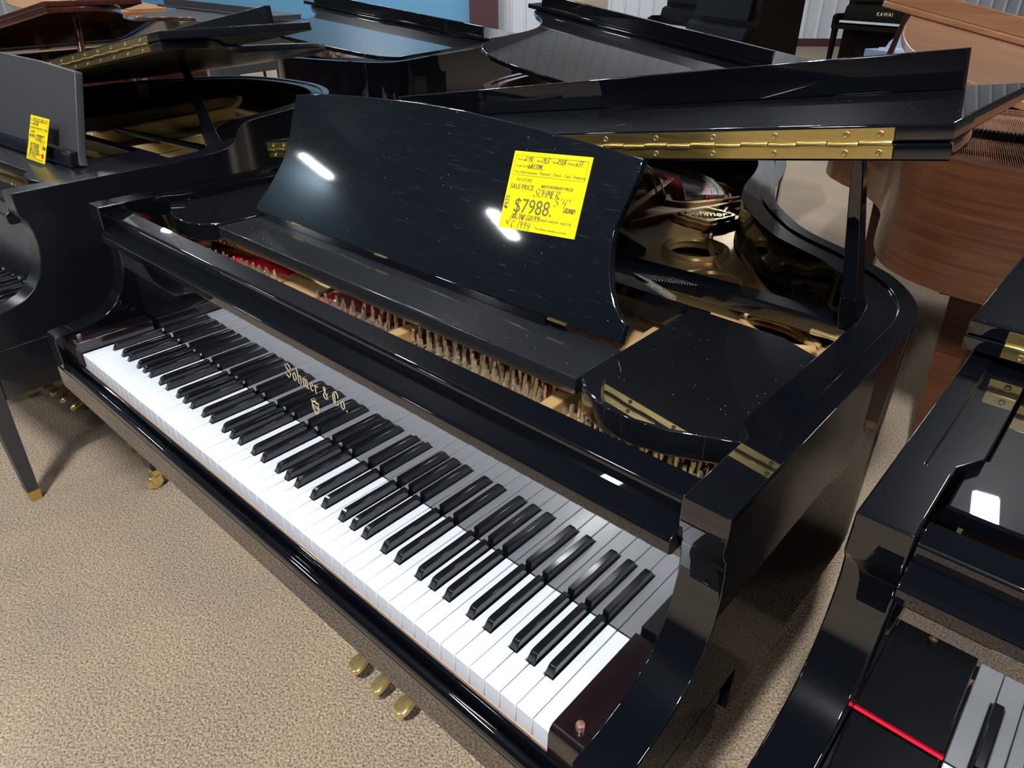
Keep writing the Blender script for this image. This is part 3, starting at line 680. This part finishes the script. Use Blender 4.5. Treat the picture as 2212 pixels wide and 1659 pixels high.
# gold blackletter name and crest on the fallboard
SO = {'S': [[(.85,.85),(.55,1.02),(.2,.85),(.22,.66),(.75,.42),(.8,.2),(.5,-.02),(.1,.12)],[(.05,.1),(.2,.2)],[(.9,.7),(.85,.95)]],
 'o': [[(.3,.62),(.08,.45),(.08,.15),(.3,0)],[(.3,.62),(.52,.47),(.52,.17),(.3,0)]], 'h': [[(.0,1.0),(.12,.92),(.12,.05),(.2,0)],[(.12,.5),(.4,.62),(.52,.5),(.5,.1),(.34,-.12)]],
 'm': [[(0,.55),(.1,.6),(.1,.06),(.18,0)],[(.1,.52),(.33,.62),(.4,.52),(.4,.06),(.48,0)],[(.4,.52),(.63,.62),(.7,.52),(.7,.06),(.8,0)]],
 'e': [[(.12,.3),(.48,.46),(.34,.62),(.1,.46),(.1,.14),(.28,0),(.5,.14)]], 'r': [[(0,.55),(.12,.6),(.12,.06),(.22,0)],[(.12,.5),(.34,.62),(.44,.52)]],
 '&': [[(.75,.15),(.5,.0),(.2,.08),(.15,.3),(.55,.62),(.5,.85),(.3,.85),(.28,.65),(.75,.1)],[(.8,.5),(.6,.25)]], 'C': [[(.85,.82),(.6,1.02),(.15,.8),(.1,.25),(.4,-.02),(.85,.15)],[(.38,.95),(.36,.06)],[(.85,.62),(.85,.85)]], '.': [[(.0,.06),(.06,.0)]]}
def black_letters(s, h, adv):
    out = []; x = 0
    for ch in s:
        if ch == ' ': x += .38*h; continue
        for st in SO[ch]: out.append([(x+a*h*.82, b*h) for a, b in st])
        x += adv[ch]*h
    return out, x
lt, wd = black_letters('Sohmer & Co.', .026, {'S': .92, 'o': .62, 'h': .64, 'm': .86, 'e': .56, 'r': .52, '&': .78, 'C': .90, '.': .2})
sc = .172/wd
me = nib([[(a*sc, b) for a, b in st] for st in lt], .0034, R(38), 0, .0003)
me.transform(Matrix.Translation((.520, .1548, .806)) @ Matrix.Rotation(R(90), 4, 'X')); obj('gold_lettering', me, M['gold'], main)
bm = bmesh.new()
cr = catmull([Vector(p) for p in [(-.011,.012),(-.006,.010),(0,.013),(.006,.010),(.011,.012),(.0095,.004),(.0105,-.003),(.006,-.010),(0,-.014),(-.006,-.010),(-.0105,-.003),(-.0095,.004),(-.011,.012)]], 3)[:-1]
me = curve_mesh([[(p.x, p.y) for p in cr], [(p.x*.78, p.y*.78-.0005) for p in cr]], 0, .0003)
me2 = text_mesh('SOHMER', .0046, .0001, 'CENTER', sx=.85)
me3 = nib([[(-.006,-.004),(0,-.009),(.006,-.004)],[(-.005,.016),(-.002,.014),(0,.018),(.002,.014),(.005,.016)],[(-.007,.0035),(.007,.0035)],[(-.007,-.003),(.007,-.003)]], .0010, R(45), 0)
me = join_meshes([(me, Matrix.Identity(4)), (me2, Matrix.Translation((0,-.0016,.0002))), (me3, Matrix.Identity(4))])
me.transform(Matrix.Translation((.598, .1548, .776)) @ Matrix.Rotation(R(90), 4, 'X')); obj('gold_crest', me, M['gold'], main)

# plate details: struts, pin blocks, felts, pins, strings
def bar(x0, y0, x1, y1, w0, w1, z0, z1, mat=None, name='plate_strut', bev=.003):
    d = Vector((x1-x0, y1-y0)).normalized(); n = Vector((-d.y, d.x)); bm = bmesh.new()
    add_prism(bm, [(x0+n.x*w0, y0+n.y*w0), (x1+n.x*w1, y1+n.y*w1), (x1-n.x*w1, y1-n.y*w1), (x0-n.x*w0, y0-n.y*w0)], 'z', z0, z1)
    return obj(name, from_bm(bm), mat or M['plate'], main, bev)
bar(.690,.205,.700,.60,.011,.010,.878,.906); bar(1.005,.205,.985,.60,.011,.010,.878,.908)
bar(.700,.60,.50,1.40,.012,.010,.878,.900)
bar(.40,.40,.10,1.5,.014,.012,.878,.912); bar(.19,.40,.02,1.0,.008,.008,.878,.90)
obj('pin_bridge', prism([(.366,.880),(.370,.890),(.380,.894),(.390,.890),(.394,.880)], 'x', .46, 1.20), M['plate'], main)
# smooth gold web between bass and tenor pins
obj('plate_web', curve_mesh([[(.325,.195),(.475,.195),(.445,.275),(.420,.345),(.330,.36),(.345,.30),(.350,.24)]], .880, .8865, .002), M['plate'], main)
def felt(pts, w, mat='felt_red', z=.8805, h=.003):
    bm = bmesh.new(); P = catmull([Vector(p) for p in pts], 4); 
    a = offset_path(P, w/2); b = offset_path(P, -w/2)
    add_prism(bm, [(p.x, p.y) for p in a] + [(p.x, p.y) for p in b][::-1], 'z', z, z+h); obj('felt_strip', from_bm(bm), M[mat], main)
felt([(-.02,.262),(.10,.285),(.20,.302),(.30,.325)], .030); felt([(.452,.292),(.52,.314),(.60,.322),(.676,.326)], .050); felt([(.725,.338),(.85,.332),(.960,.326)], .030); felt([(1.02,.345),(1.20,.335)], .030)
sp = []
for i in range(12):
    x = .478+i*.0195; ytop = .262+(min(i, 6))*.0045
    for j in range(4):
        if x+.0165*j < .680 and ytop-.014*j > .205: sp.append((x+.0165*j, ytop-.014*j, 0))
for i in range(-3, 13):
    x = .738+i*.0198
    for j in range(5):
        xx = x+.0172*j
        if .712 < xx < .985: sp.append((xx, .300-.0142*j, 0))
for i in range(-4, 12):
    x = 1.035+i*.0195
    for j in range(5):
        xx = x+.0172*j
        if 1.026 < xx < 1.235: sp.append((xx, .296-.0142*j, 0))
for i in range(16):
    x = .06+i*.0195
    for j in range(2):
        if x+.014*j < .345: sp.append((x+.014*j, .234+i*.0024-.017*j, 0))
pins(main, sp[:290])
def rows_from(pts, y1f, z=.893, n=1): return [((x, y, z), (y1f(x, y), z)) for x, y in pts]
st = []
for k in range(78): x = .465+k*.0028; st.append(((x+.02, .235, .8885), (x-.004, .372, .8935))); st.append(((x-.004, .372, .8935), (x-.10, 1.18, .893)))
for k in range(58): x = .718+k*.0046; st.append(((x+.03, .225, .8885), (x, .372, .8935))); st.append(((x, .372, .8935), (x-.075, 1.02-.35*k/58, .893)))
for k in range(60): x = 1.03+k*.0030; st.append(((x+.03, .225, .8885), (x, .372, .8935))); st.append(((x, .372, .8935), (x-.03, .66-.12*k/60, .893)))
strings(main, 'treble_strings', st, M['steel'], .0004)
st = []
brc = catmull([Vector(p) for p in ((.20,1.57),(.27,1.545),(.348,1.491),(.407,1.448),(.477,1.377),(.535,1.304),(.574,1.25))], 6)
for k in range(34): x = -.015+k*.0102; e = brc[min(len(brc)-1, int(k/33*(len(brc)-1)+.5))]; st.append(((x, .300+k*.0011, .903), (e.x-.01, e.y-.01, .899)))
strings(main, 'bass_strings', st, M['copper'], .0013)
bm = bmesh.new()
for k in range(26): x = .0+k*.0127; add_lathe(bm, [(.0035, 0), (.0045, .006), (.003, .012)], (x, .298+k*.0013, .8865), 8)
for k in range(22): x = .50+k*.0085; add_lathe(bm, [(.003, 0), (.004, .006), (.0025, .011)], (x, .350, .8800), 8)
obj('agraffes', from_bm(bm), M['brass_pol'], main, kind='stuff')
# damper heads with their wires in two sections
bm = bmesh.new(); bw = bmesh.new()
for k in range(40):
    x = .775+k*.0044; y = .735-.45*(x-.775)
    add_box(bm, x, x+.0036, y-.055, y-.012, .900, .910); add_tube(bw, [(x+.0018, y, .88), (x+.0018, y+.004, .914), (x+.0018, y-.012, .918)], .0008, 4)
for k in range(28):
    x = .58+k*.0072; y = .93-.5*(x-.58); add_box(bm, x, x+.0055, y-.06, y, .900, .914); add_tube(bw, [(x+.0018, y+.006, .88), (x+.0018, y+.010, .918), (x+.0018, y-.004, .922)], .0008, 4)
obj('dampers', from_bm(bm), M['rubber'], main, kind='stuff'); obj('damper_wires', from_bm(bw, smooth=None), M['steel'], main, kind='stuff')
# tail end: bridge, red felts, hitch pins and the strings crossing them
def ribbon(name, A, B, z0, z1, mat, bev=0):
    a = catmull([Vector(p) for p in A], 4); b = catmull([Vector(p) for p in B], 4)
    bm = bmesh.new(); add_prism(bm, [(p.x, p.y) for p in a]+[(p.x, p.y) for p in b][::-1], 'z', z0, z1); return obj(name, from_bm(bm), M[mat], main, bev)
br = [(.27,1.545),(.348,1.491),(.407,1.448),(.477,1.377),(.535,1.304),(.574,1.25)]
rl = [(.25,1.595),(.338,1.54),(.407,1.486),(.478,1.413),(.543,1.332),(.582,1.277)]; rr = [(.27,1.605),(.354,1.556),(.418,1.513),(.493,1.442),(.558,1.359),(.610,1.284)]
hk = [(.33,1.61),(.422,1.592),(.507,1.555),(.584,1.491),(.639,1.428),(.668,1.385)]; s2a = [(.44,1.555),(.534,1.470),(.587,1.414),(.631,1.361),(.648,1.325)]; s2b = [(.445,1.562),(.541,1.475),(.595,1.420),(.640,1.366),(.656,1.330)]
ribbon('bass_bridge', br, [(x-.026, y-.018) for x, y in br], .868, .897, 'rubber', .002)
ribbon('felt_strip', rl, rr, .8805, .890, 'felt_red'); ribbon('felt_strip', s2a, s2b, .8805, .889, 'felt_red')
ribbon('string_bed', rr, hk, .8795, .8825, 'bed')
bm = bmesh.new()
for P_, z_, n_ in (([(x-.006, y-.004) for x, y in br], .897, 12), ([(x-.020, y-.014) for x, y in br], .897, 12), (rr, .888, 14), (s2a, .883, 12), (hk, .883, 16), ([(x-.012, y-.012) for x, y in hk], .883, 16), ([(x-.024, y-.024) for x, y in hk], .883, 16)):
    for p in catmull([Vector(p) for p in P_], n_//2): add_lathe(bm, [(.0020, 0), (.0017, .008)], (p.x, p.y, z_), 6)
obj('hitch_pins', from_bm(bm), M['nickel'], main, kind='stuff')
P0 = catmull([Vector(p) for p in br], 10); P1 = catmull([Vector(p) for p in hk], 10)
strings(main, 'tail_strings', [((a.x, a.y, .899), (b.x, b.y, .888)) for a, b in zip(P0, P1)], M['steel'], .0006)
fl_ = [(.30,1.16),(.40,1.19),(.486,1.216),(.544,1.232),(.629,1.261),(.69,1.37),(.700,1.40)]
ribbon('plate_lip', fl_, [(x+.010, y-.009) for x, y in fl_], .879, .889, 'plate', .002)
ribbon('plate_lip', [(.61,1.011),(.625,1.08),(.645,1.146),(.70,1.30),(.747,1.435)], [(.622,1.008),(.637,1.076),(.657,1.142),(.712,1.296),(.759,1.43)], .879, .890, 'plate', .003)
ribbon('plate_rim_rib', [(.601,1.468),(.675,1.438),(.751,1.403),(.785,1.33),(.809,1.269),(.842,1.137),(.897,1.011),(.985,.889),(1.04,.83)], [(.606,1.475),(.682,1.446),(.759,1.408),(.793,1.333),(.818,1.272),(.850,1.141),(.905,1.016),(.991,.896),(1.045,.837)], .879, .893, 'plate', .002)
# round badge with the maker's name
bd = []
for k in range(72):
    a = 2*PI*k/72; r = 1 + .10*math.cos(4*a) + .05*math.cos(8*a); bd.append((.069*r*math.cos(a), .064*r*math.sin(a)))
bmx = Matrix.Translation((.735, 1.163, 0)) @ Matrix.Rotation(R(33), 4, 'Z')
me = curve_mesh([bd], .880, .896, .003); me.transform(bmx); badge = obj('name_badge', me, M['plate'], main)
me = curve_mesh([[(x*.84, y*.80) for x, y in bd], [(x*.72, y*.60) for x, y in bd]], .896, .9015, .0015); me.transform(bmx); obj('badge_frame', me, M['badge'], badge)
me = text_mesh('Sohmer', .050, .0020, 'CENTER', offset=.0012, sx=.60); me.transform(bmx @ Matrix.Translation((0, -.016, .899))); obj('badge_lettering', me, M['badge'], badge)
bm = bmesh.new()
for x, y in ((.845,1.20),(.905,1.03),(1.17,.69),(1.02,.90),(.93,.985)): add_lathe(bm, [(.008,.880),(.0085,.883),(.006,.885),(.0025,.8853)], (x, y, 0), 14)
obj('plate_bolts', from_bm(bm), M['nickel'], main, kind='stuff')
# black case beam under the prop with a long groove, knob and bracket of the prop
obj('case_beam', prism([(.70,.700),(.74,.694),(1.10,.692),(1.243,.690),(1.243,.735),(1.05,.737),(.72,.722),(.62,.712),(.60,.705)], 'z', .905, .935), M['black'], main, .005, 3)
obj('prop_bracket', lathe([(.014,0),(.016,.003),(.016,.012),(.010,.018)], (1.238, .645, .932), 18, 'z'), M['brass_old'], main)
obj('prop_knob', lathe([(.002,0),(.0045,.002),(.0045,.012),(.0035,.030),(.005,.045),(.005,.05)], (1.188, .632, .938), 12, 'x'), M['brass_pol'], main)
kb = obj('prop_socket', lathe([(.011,0),(.012,.012),(.009,.02),(.003,.023)], (1.262, .70, .950), 16), M['black'], main)

# ================================================================== 2. satin piano on the left with its bench
def to_local(o, rot, p):
    c, s_ = math.cos(rot), math.sin(rot); dx_, dy_ = p[0]-o[0], p[1]-o[1]
    return (c*dx_+s_*dy_, -s_*dx_+c*dy_)
LO = (-1.517, -.194); LR = R(4.2)
lp_, LM2, _ = make_grand(dict(label='satin black grand piano at the left with open lid and red dotted price card', loc=(LO[0], LO[1], .016), rot=LR, mat='satin', out=OUT_BABY, detail=1, plate_mat='plate2',
    lid=9.2, yh=.505, tail_leg=1.2, legs=((1.054,.328),(.16,.328),(.45,1.2)), lyre_d=(-.228,.157), prop_u=1.03, prop_y=.74, prop_base=(1.198,.655,.955), leg_z=-.016, fb_mat='satin', cheek_mat='satin', wing_mat='satin', shelf_mat='satin', hinge_mat='brass_old',
    hinge_span=(.05, 1.375), xr=1.335, lip_long=False, screws=[.22+.075*k for k in range(16)], res=6))
desk(lp_, [(.08,0),(.08,.205),(.30,.218),(.61,.224),(.92,.218),(1.118,.207),(1.122,.203),(1.122,.02),(1.130,0)], .338, .972, R(14), M['satin_g'], .018)
obj('desk_ledge', prism([(.322,.968),(.326,.998),(.330,1.002),(.345,1.002),(.345,.968)], 'x', .09, 1.12), M['satin'], lp_, .001)
def lbar(a, b, w, z0, z1, name='plate_strut'):
    p = to_local(LO, LR, a); q = to_local(LO, LR, b); d = Vector((q[0]-p[0], q[1]-p[1])).normalized(); n = Vector((-d.y, d.x))*w
    bm = bmesh.new(); add_prism(bm, [(p[0]+n.x, p[1]+n.y), (q[0]+n.x, q[1]+n.y), (q[0]-n.x, q[1]-n.y), (p[0]-n.x, p[1]-n.y)], 'z', z0, z1)
    obj(name, from_bm(bm), M['plate2'], lp_, .006)
lbar((-1.35,.50), (-1.42,1.20), .014, .88, .925); lbar((-1.05,.47), (-1.20,1.04), .016, .88, .93); lbar((-.80,.40), (-.86,.74), .012, .88, .915); lbar((-1.2,.40), (-.7,.46), .02, .88, .91)
obj('short_prop', tube([(.476,.715,.925),(.74,.726,.925),(.983,.735,.925)], .007, 8, .014), M['satin'], lp_)
pins(lp_, [(.80+i*.0195+j*.012, .245-.013*j+.001*i, 0) for i in range(18) for j in range(4)])
price_card('smaller yellow sale card with a red dot, standing on the satin piano at the left', .102, .105, frame_from(Vector((-.600, .168, .9865)), (.1, .0072, 0), (.012, .040, .093)), model='GRAND', dot=True)
bench = thing('piano_bench', 'matte black piano bench with brass shod legs in front of the left piano', 'bench', (-1.06, -.01, 0), R(4.2))
hbx, hby, apz = .365, .11, .345
obj('seat', box(-hbx-.012, hbx+.012, -hby-.012, .247, .44, .485), M['satin'], bench, .006)
obj('apron', box(-hbx, hbx, -hby, .235, apz, .44), M['satin_g'], bench, .002)
for sx in (-1, 1):
    for yy in (-hby+.015, .220):
        lg = obj('leg', frustum(sx*(hbx-.02), yy, .035, .44, .0155, .026), M['satin_g'], bench, .001)
        obj('brass_ferrule', frustum(sx*(hbx-.02), yy, 0, .036, .0150, .0172), M['brass'], lg, .001)

# ================================================================== 3. glossy piano on the right, lid closed
make_grand(dict(label='glossy black grand piano at the bottom right with closed lid and folded flap', loc=(1.488, .084, 0), ys=.82, block_z=-.020, mat='black', out=OUT_MAIN, detail=0, lid=0, yh=.512, xr=1.325, front='flat', key_dx=.042,
    tail_leg=1.15, board_felt=1, cheek_mat='black', prop=False, hinge_span=(-.005+.03, 1.33), screws=[.045,.20,.36,.52], lip_long=False, wing_mat='black_specks', res=6))

# ================================================================== 4. row behind, tails towards us
BACK = [
 dict(label='glossy black grand piano with raised lid behind the foreground piano, tail towards it', loc=(.0, 3.83, 0), rot=3.163, lid=8.4, ys=1.31, mat='black', plate_mat='plate3'),
 dict(label='glossy black grand piano with dusty half raised lid, second in the back row', loc=(-2.154, 3.978, 0), rot=3.404, lid=7.1, ys=1.274, mat='black', mat_lid='black_specks', plate_mat='plate3'),
 dict(label='walnut grand piano at the upper right with its curved side towards us', loc=(1.715, 3.727, 0), rot=3.137, lid=12.0, ys=1.271, zb=.645, lid_out=OUT_ROUND, lid_xs=.92, lid_ys=1.27, xr=1.21, yh=.60, mat='walnut', mat_lid='walnut_top', plate_mat='plate3'),
 dict(label='grey satin grand piano with closed lid behind the left piano', loc=(-5.02, 4.25, 0), rot=3.35, lid=2.5, ys=1.0, mat='satin_g', plate_mat='plate2'),
 dict(label='honey coloured maple grand piano at the far upper left', loc=(-7.1, 3.95, 0), rot=3.40, lid=7.0, ys=1.1, mat='maple', plate_mat='plate2'),
]
for c in BACK:
    c.setdefault('out', OUT_MAIN)
    c.update( detail=1, tail_leg=1.38*c['ys'], keys=False, hinge=False, prop_mat=('walnut' if c['mat'] == 'walnut' else c['mat']), res=5)
    rt_, _, _ = make_grand(c)
    if c['mat'] == 'walnut':
        bm = bmesh.new()
        for k in range(66): add_box(bm, .10+k*.0125, .10+k*.0125+.007, 1.14, 1.19, .905, .930)
        obj('dampers', from_bm(bm), M['rubber'], rt_, kind='stuff')
        bm = bmesh.new()
        for k in range(120): add_tube(bm, [(.02+k*.0062, 1.72, .905), (.30+k*.0062, .5, .905)], .0011, 4, cap=False)
        obj('strings', from_bm(bm, smooth=None, recalc=False), M['copper'], rt_, kind='stuff')
        obj('felt_strip', box(.10, .80, 1.30, 1.34, .881, .888), M['felt_maroon'], rt_); obj('felt_strip', box(.06, .62, 1.56, 1.59, .881, .888), M['felt_red'], rt_)
        obj('tail_moulding', prism([(.12,.60),(.12,.52),(.20,.52),(.20,.44),(.24,.44),(.24,.36),(.50,.36),(.50,.44),(.54,.44),(.54,.52),(.60,.52),(.60,.60)], 'y', 1.50, 1.62), M['walnut'], rt_, .003)
make_grand(dict(label='red mahogany grand piano with open lid at the upper left edge', loc=(-3.01, -.10, 0), rot=R(12.5), mat='mahogany', out=OUT_MAIN, detail=1, plate_mat='plate', lid=10.2, keys=False, hinge=False, tail_leg=1.38, ys=1.12, lip_long=False, prop_y=.7))

UP2 = (-2.25, 6.95, 0); UPR = R(-38)
# ================================================================== 5. far side of the shop
def upright(loc, rot, label, name=None, h=1.28, mat='far_black'):
    t = thing('upright_piano', label, 'piano', loc, rot)
    obj('case', box(-.74, .74, 0, .42, .0, h-.03), M[mat], t, .004)
    obj('top_lid', box(-.755, .755, -.03, .435, h-.03, h), M[mat], t, .004)
    obj('keybed', box(-.74, .74, -.30, 0, .60, .66), M[mat], t, .004)
    for s in (-1, 1):
        obj('arm', prism([(-.30,.66),(-.30,.78),(-.24,.81),(-.06,.81),(-.02,.90),(0,.90),(0,.66)], 'x', s*.74-(.05 if s > 0 else 0), s*.74+(.05 if s < 0 else 0)), M[mat], t, .003)
        obj('leg', frustum(s*.69, -.25, 0, .60, .028, .036), M[mat], t, .003)
    bm = bmesh.new()
    for k in range(52): add_box(bm, -.611+k*PITCH+.0004, -.611+(k+1)*PITCH-.0004, -.285, -.135, .69, .72)
    obj('white_keys', from_bm(bm), M['white_key'], t, kind='stuff')
    bm = bmesh.new()
    for k in range(51):
        if NOTES[k % 7] in BLK_AFTER: add_box(bm, -.611+(k+1)*PITCH-.0055, -.611+(k+1)*PITCH+.0055, -.235, -.135, .72, .732)
    obj('black_keys', from_bm(bm), M['black_key'], t, kind='stuff')
    obj('fallboard', prism([(-.135,.66),(-.135,.74),(-.10,.90),(-.06,.93),(0,.93),(0,.66)], 'x', -.69, .69), M[mat], t, .002)
    obj('music_desk', prism([(-.05,.98),(-.02,1.19),(-.0,1.19),(-.02,.98)], 'x', -.60, .60), M[mat], t, .002)
    if name:
        me = text_mesh(name, .075, .001, 'CENTER', space=1.25); me.transform(Matrix.Translation((.05, -.122, .80)) @ Matrix.Rotation(R(78), 4, 'X')); obj('maker_lettering', me, M['gold'], t)
    return t
upright((-2.35, 12.35, 0), R(-21), 'far black upright piano with white keys and maker name above them', 'KAWAI')
upright(UP2, UPR, 'black upright piano standing behind the middle black grand', None, 1.34)
upright((-4.1, 9.6, 0), R(-30), 'black upright piano far back beside the red banner', None, 1.25)
dg = thing('digital_piano', 'blue grey digital piano with button panel beyond the walnut piano', 'keyboard', (-.45, 7.9, 0), R(-30))
obj('case', prism([(-.25,.62),(-.25,.70),(.0,.70),(.04,.76),(.24,.90),(.28,.90),(.28,.62)], 'x', -.70, .70), plain('blue_grey_plastic', (.20,.27,.42), .4), dg, .004)
bm = bmesh.new()
for k in range(52): add_box(bm, -.611+k*PITCH+.0005, -.611+(k+1)*PITCH-.0005, -.16, -.01, .70, .718)
obj('white_keys', from_bm(bm), M['white_key'], dg, kind='stuff')
pm = Matrix.Translation((0, .14, .832)) @ Matrix.Rotation(R(35), 4, 'X')
me = box(-.42, .58, -.085, .085, .0, .006); me.transform(pm); obj('control_panel', me, M['rubber'], dg)
bm = bmesh.new()
for r_ in range(4):
    for k in range(26):
        if random.random() < .75: add_box(bm, -.25+k*.030, -.25+k*.030+.018, -.065+r_*.037, -.065+r_*.037+.010, .006, .012)
me = from_bm(bm); me.transform(pm); obj('buttons', me, M['felt_grey'], dg, kind='stuff')
for s in (-1, 1): obj('stand_leg', box(s*.60-.03, s*.60+.03, -.1, .2, 0, .62), M['rubber'], dg, .003)
tag(obj('banner_stand', box(-.3, .3, -.01, .01, .15, 1.9), plain('red_banner', (.55,.02,.03), .6), None, loc=(-3.1, 9.9, 0)), 'red banner stand at the far side of the shop', 'banner').rotation_euler = (0, 0, R(-35))
for o in list(bpy.data.objects):
    if o.name.startswith('banner_stand'):
        obj('base', box(-.35, .35, -.12, .12, 0, .15), M['rubber'], o, .003)
cartons = [(-5.6,8.6,.5,.4,.45,'brown carton on the floor far back left of the banner'), (-5.9,9.5,.6,.45,1.0,'tall pale carton far back against the aisle')]
for x, y, a, b_, h, lab in cartons:
    t = thing('carton', lab, 'box', (x, y, 0), R(-20))
    obj('body', box(-a/2, a/2, -b_/2, b_/2, 0, h), plain('cardboard', (.50,.40,.30), .8), t, .004)
    obj('tape', box(-.03, .03, -b_/2-.001, b_/2+.001, h-.1, h+.001), plain('packing_tape', (.6,.5,.35), .3), t)
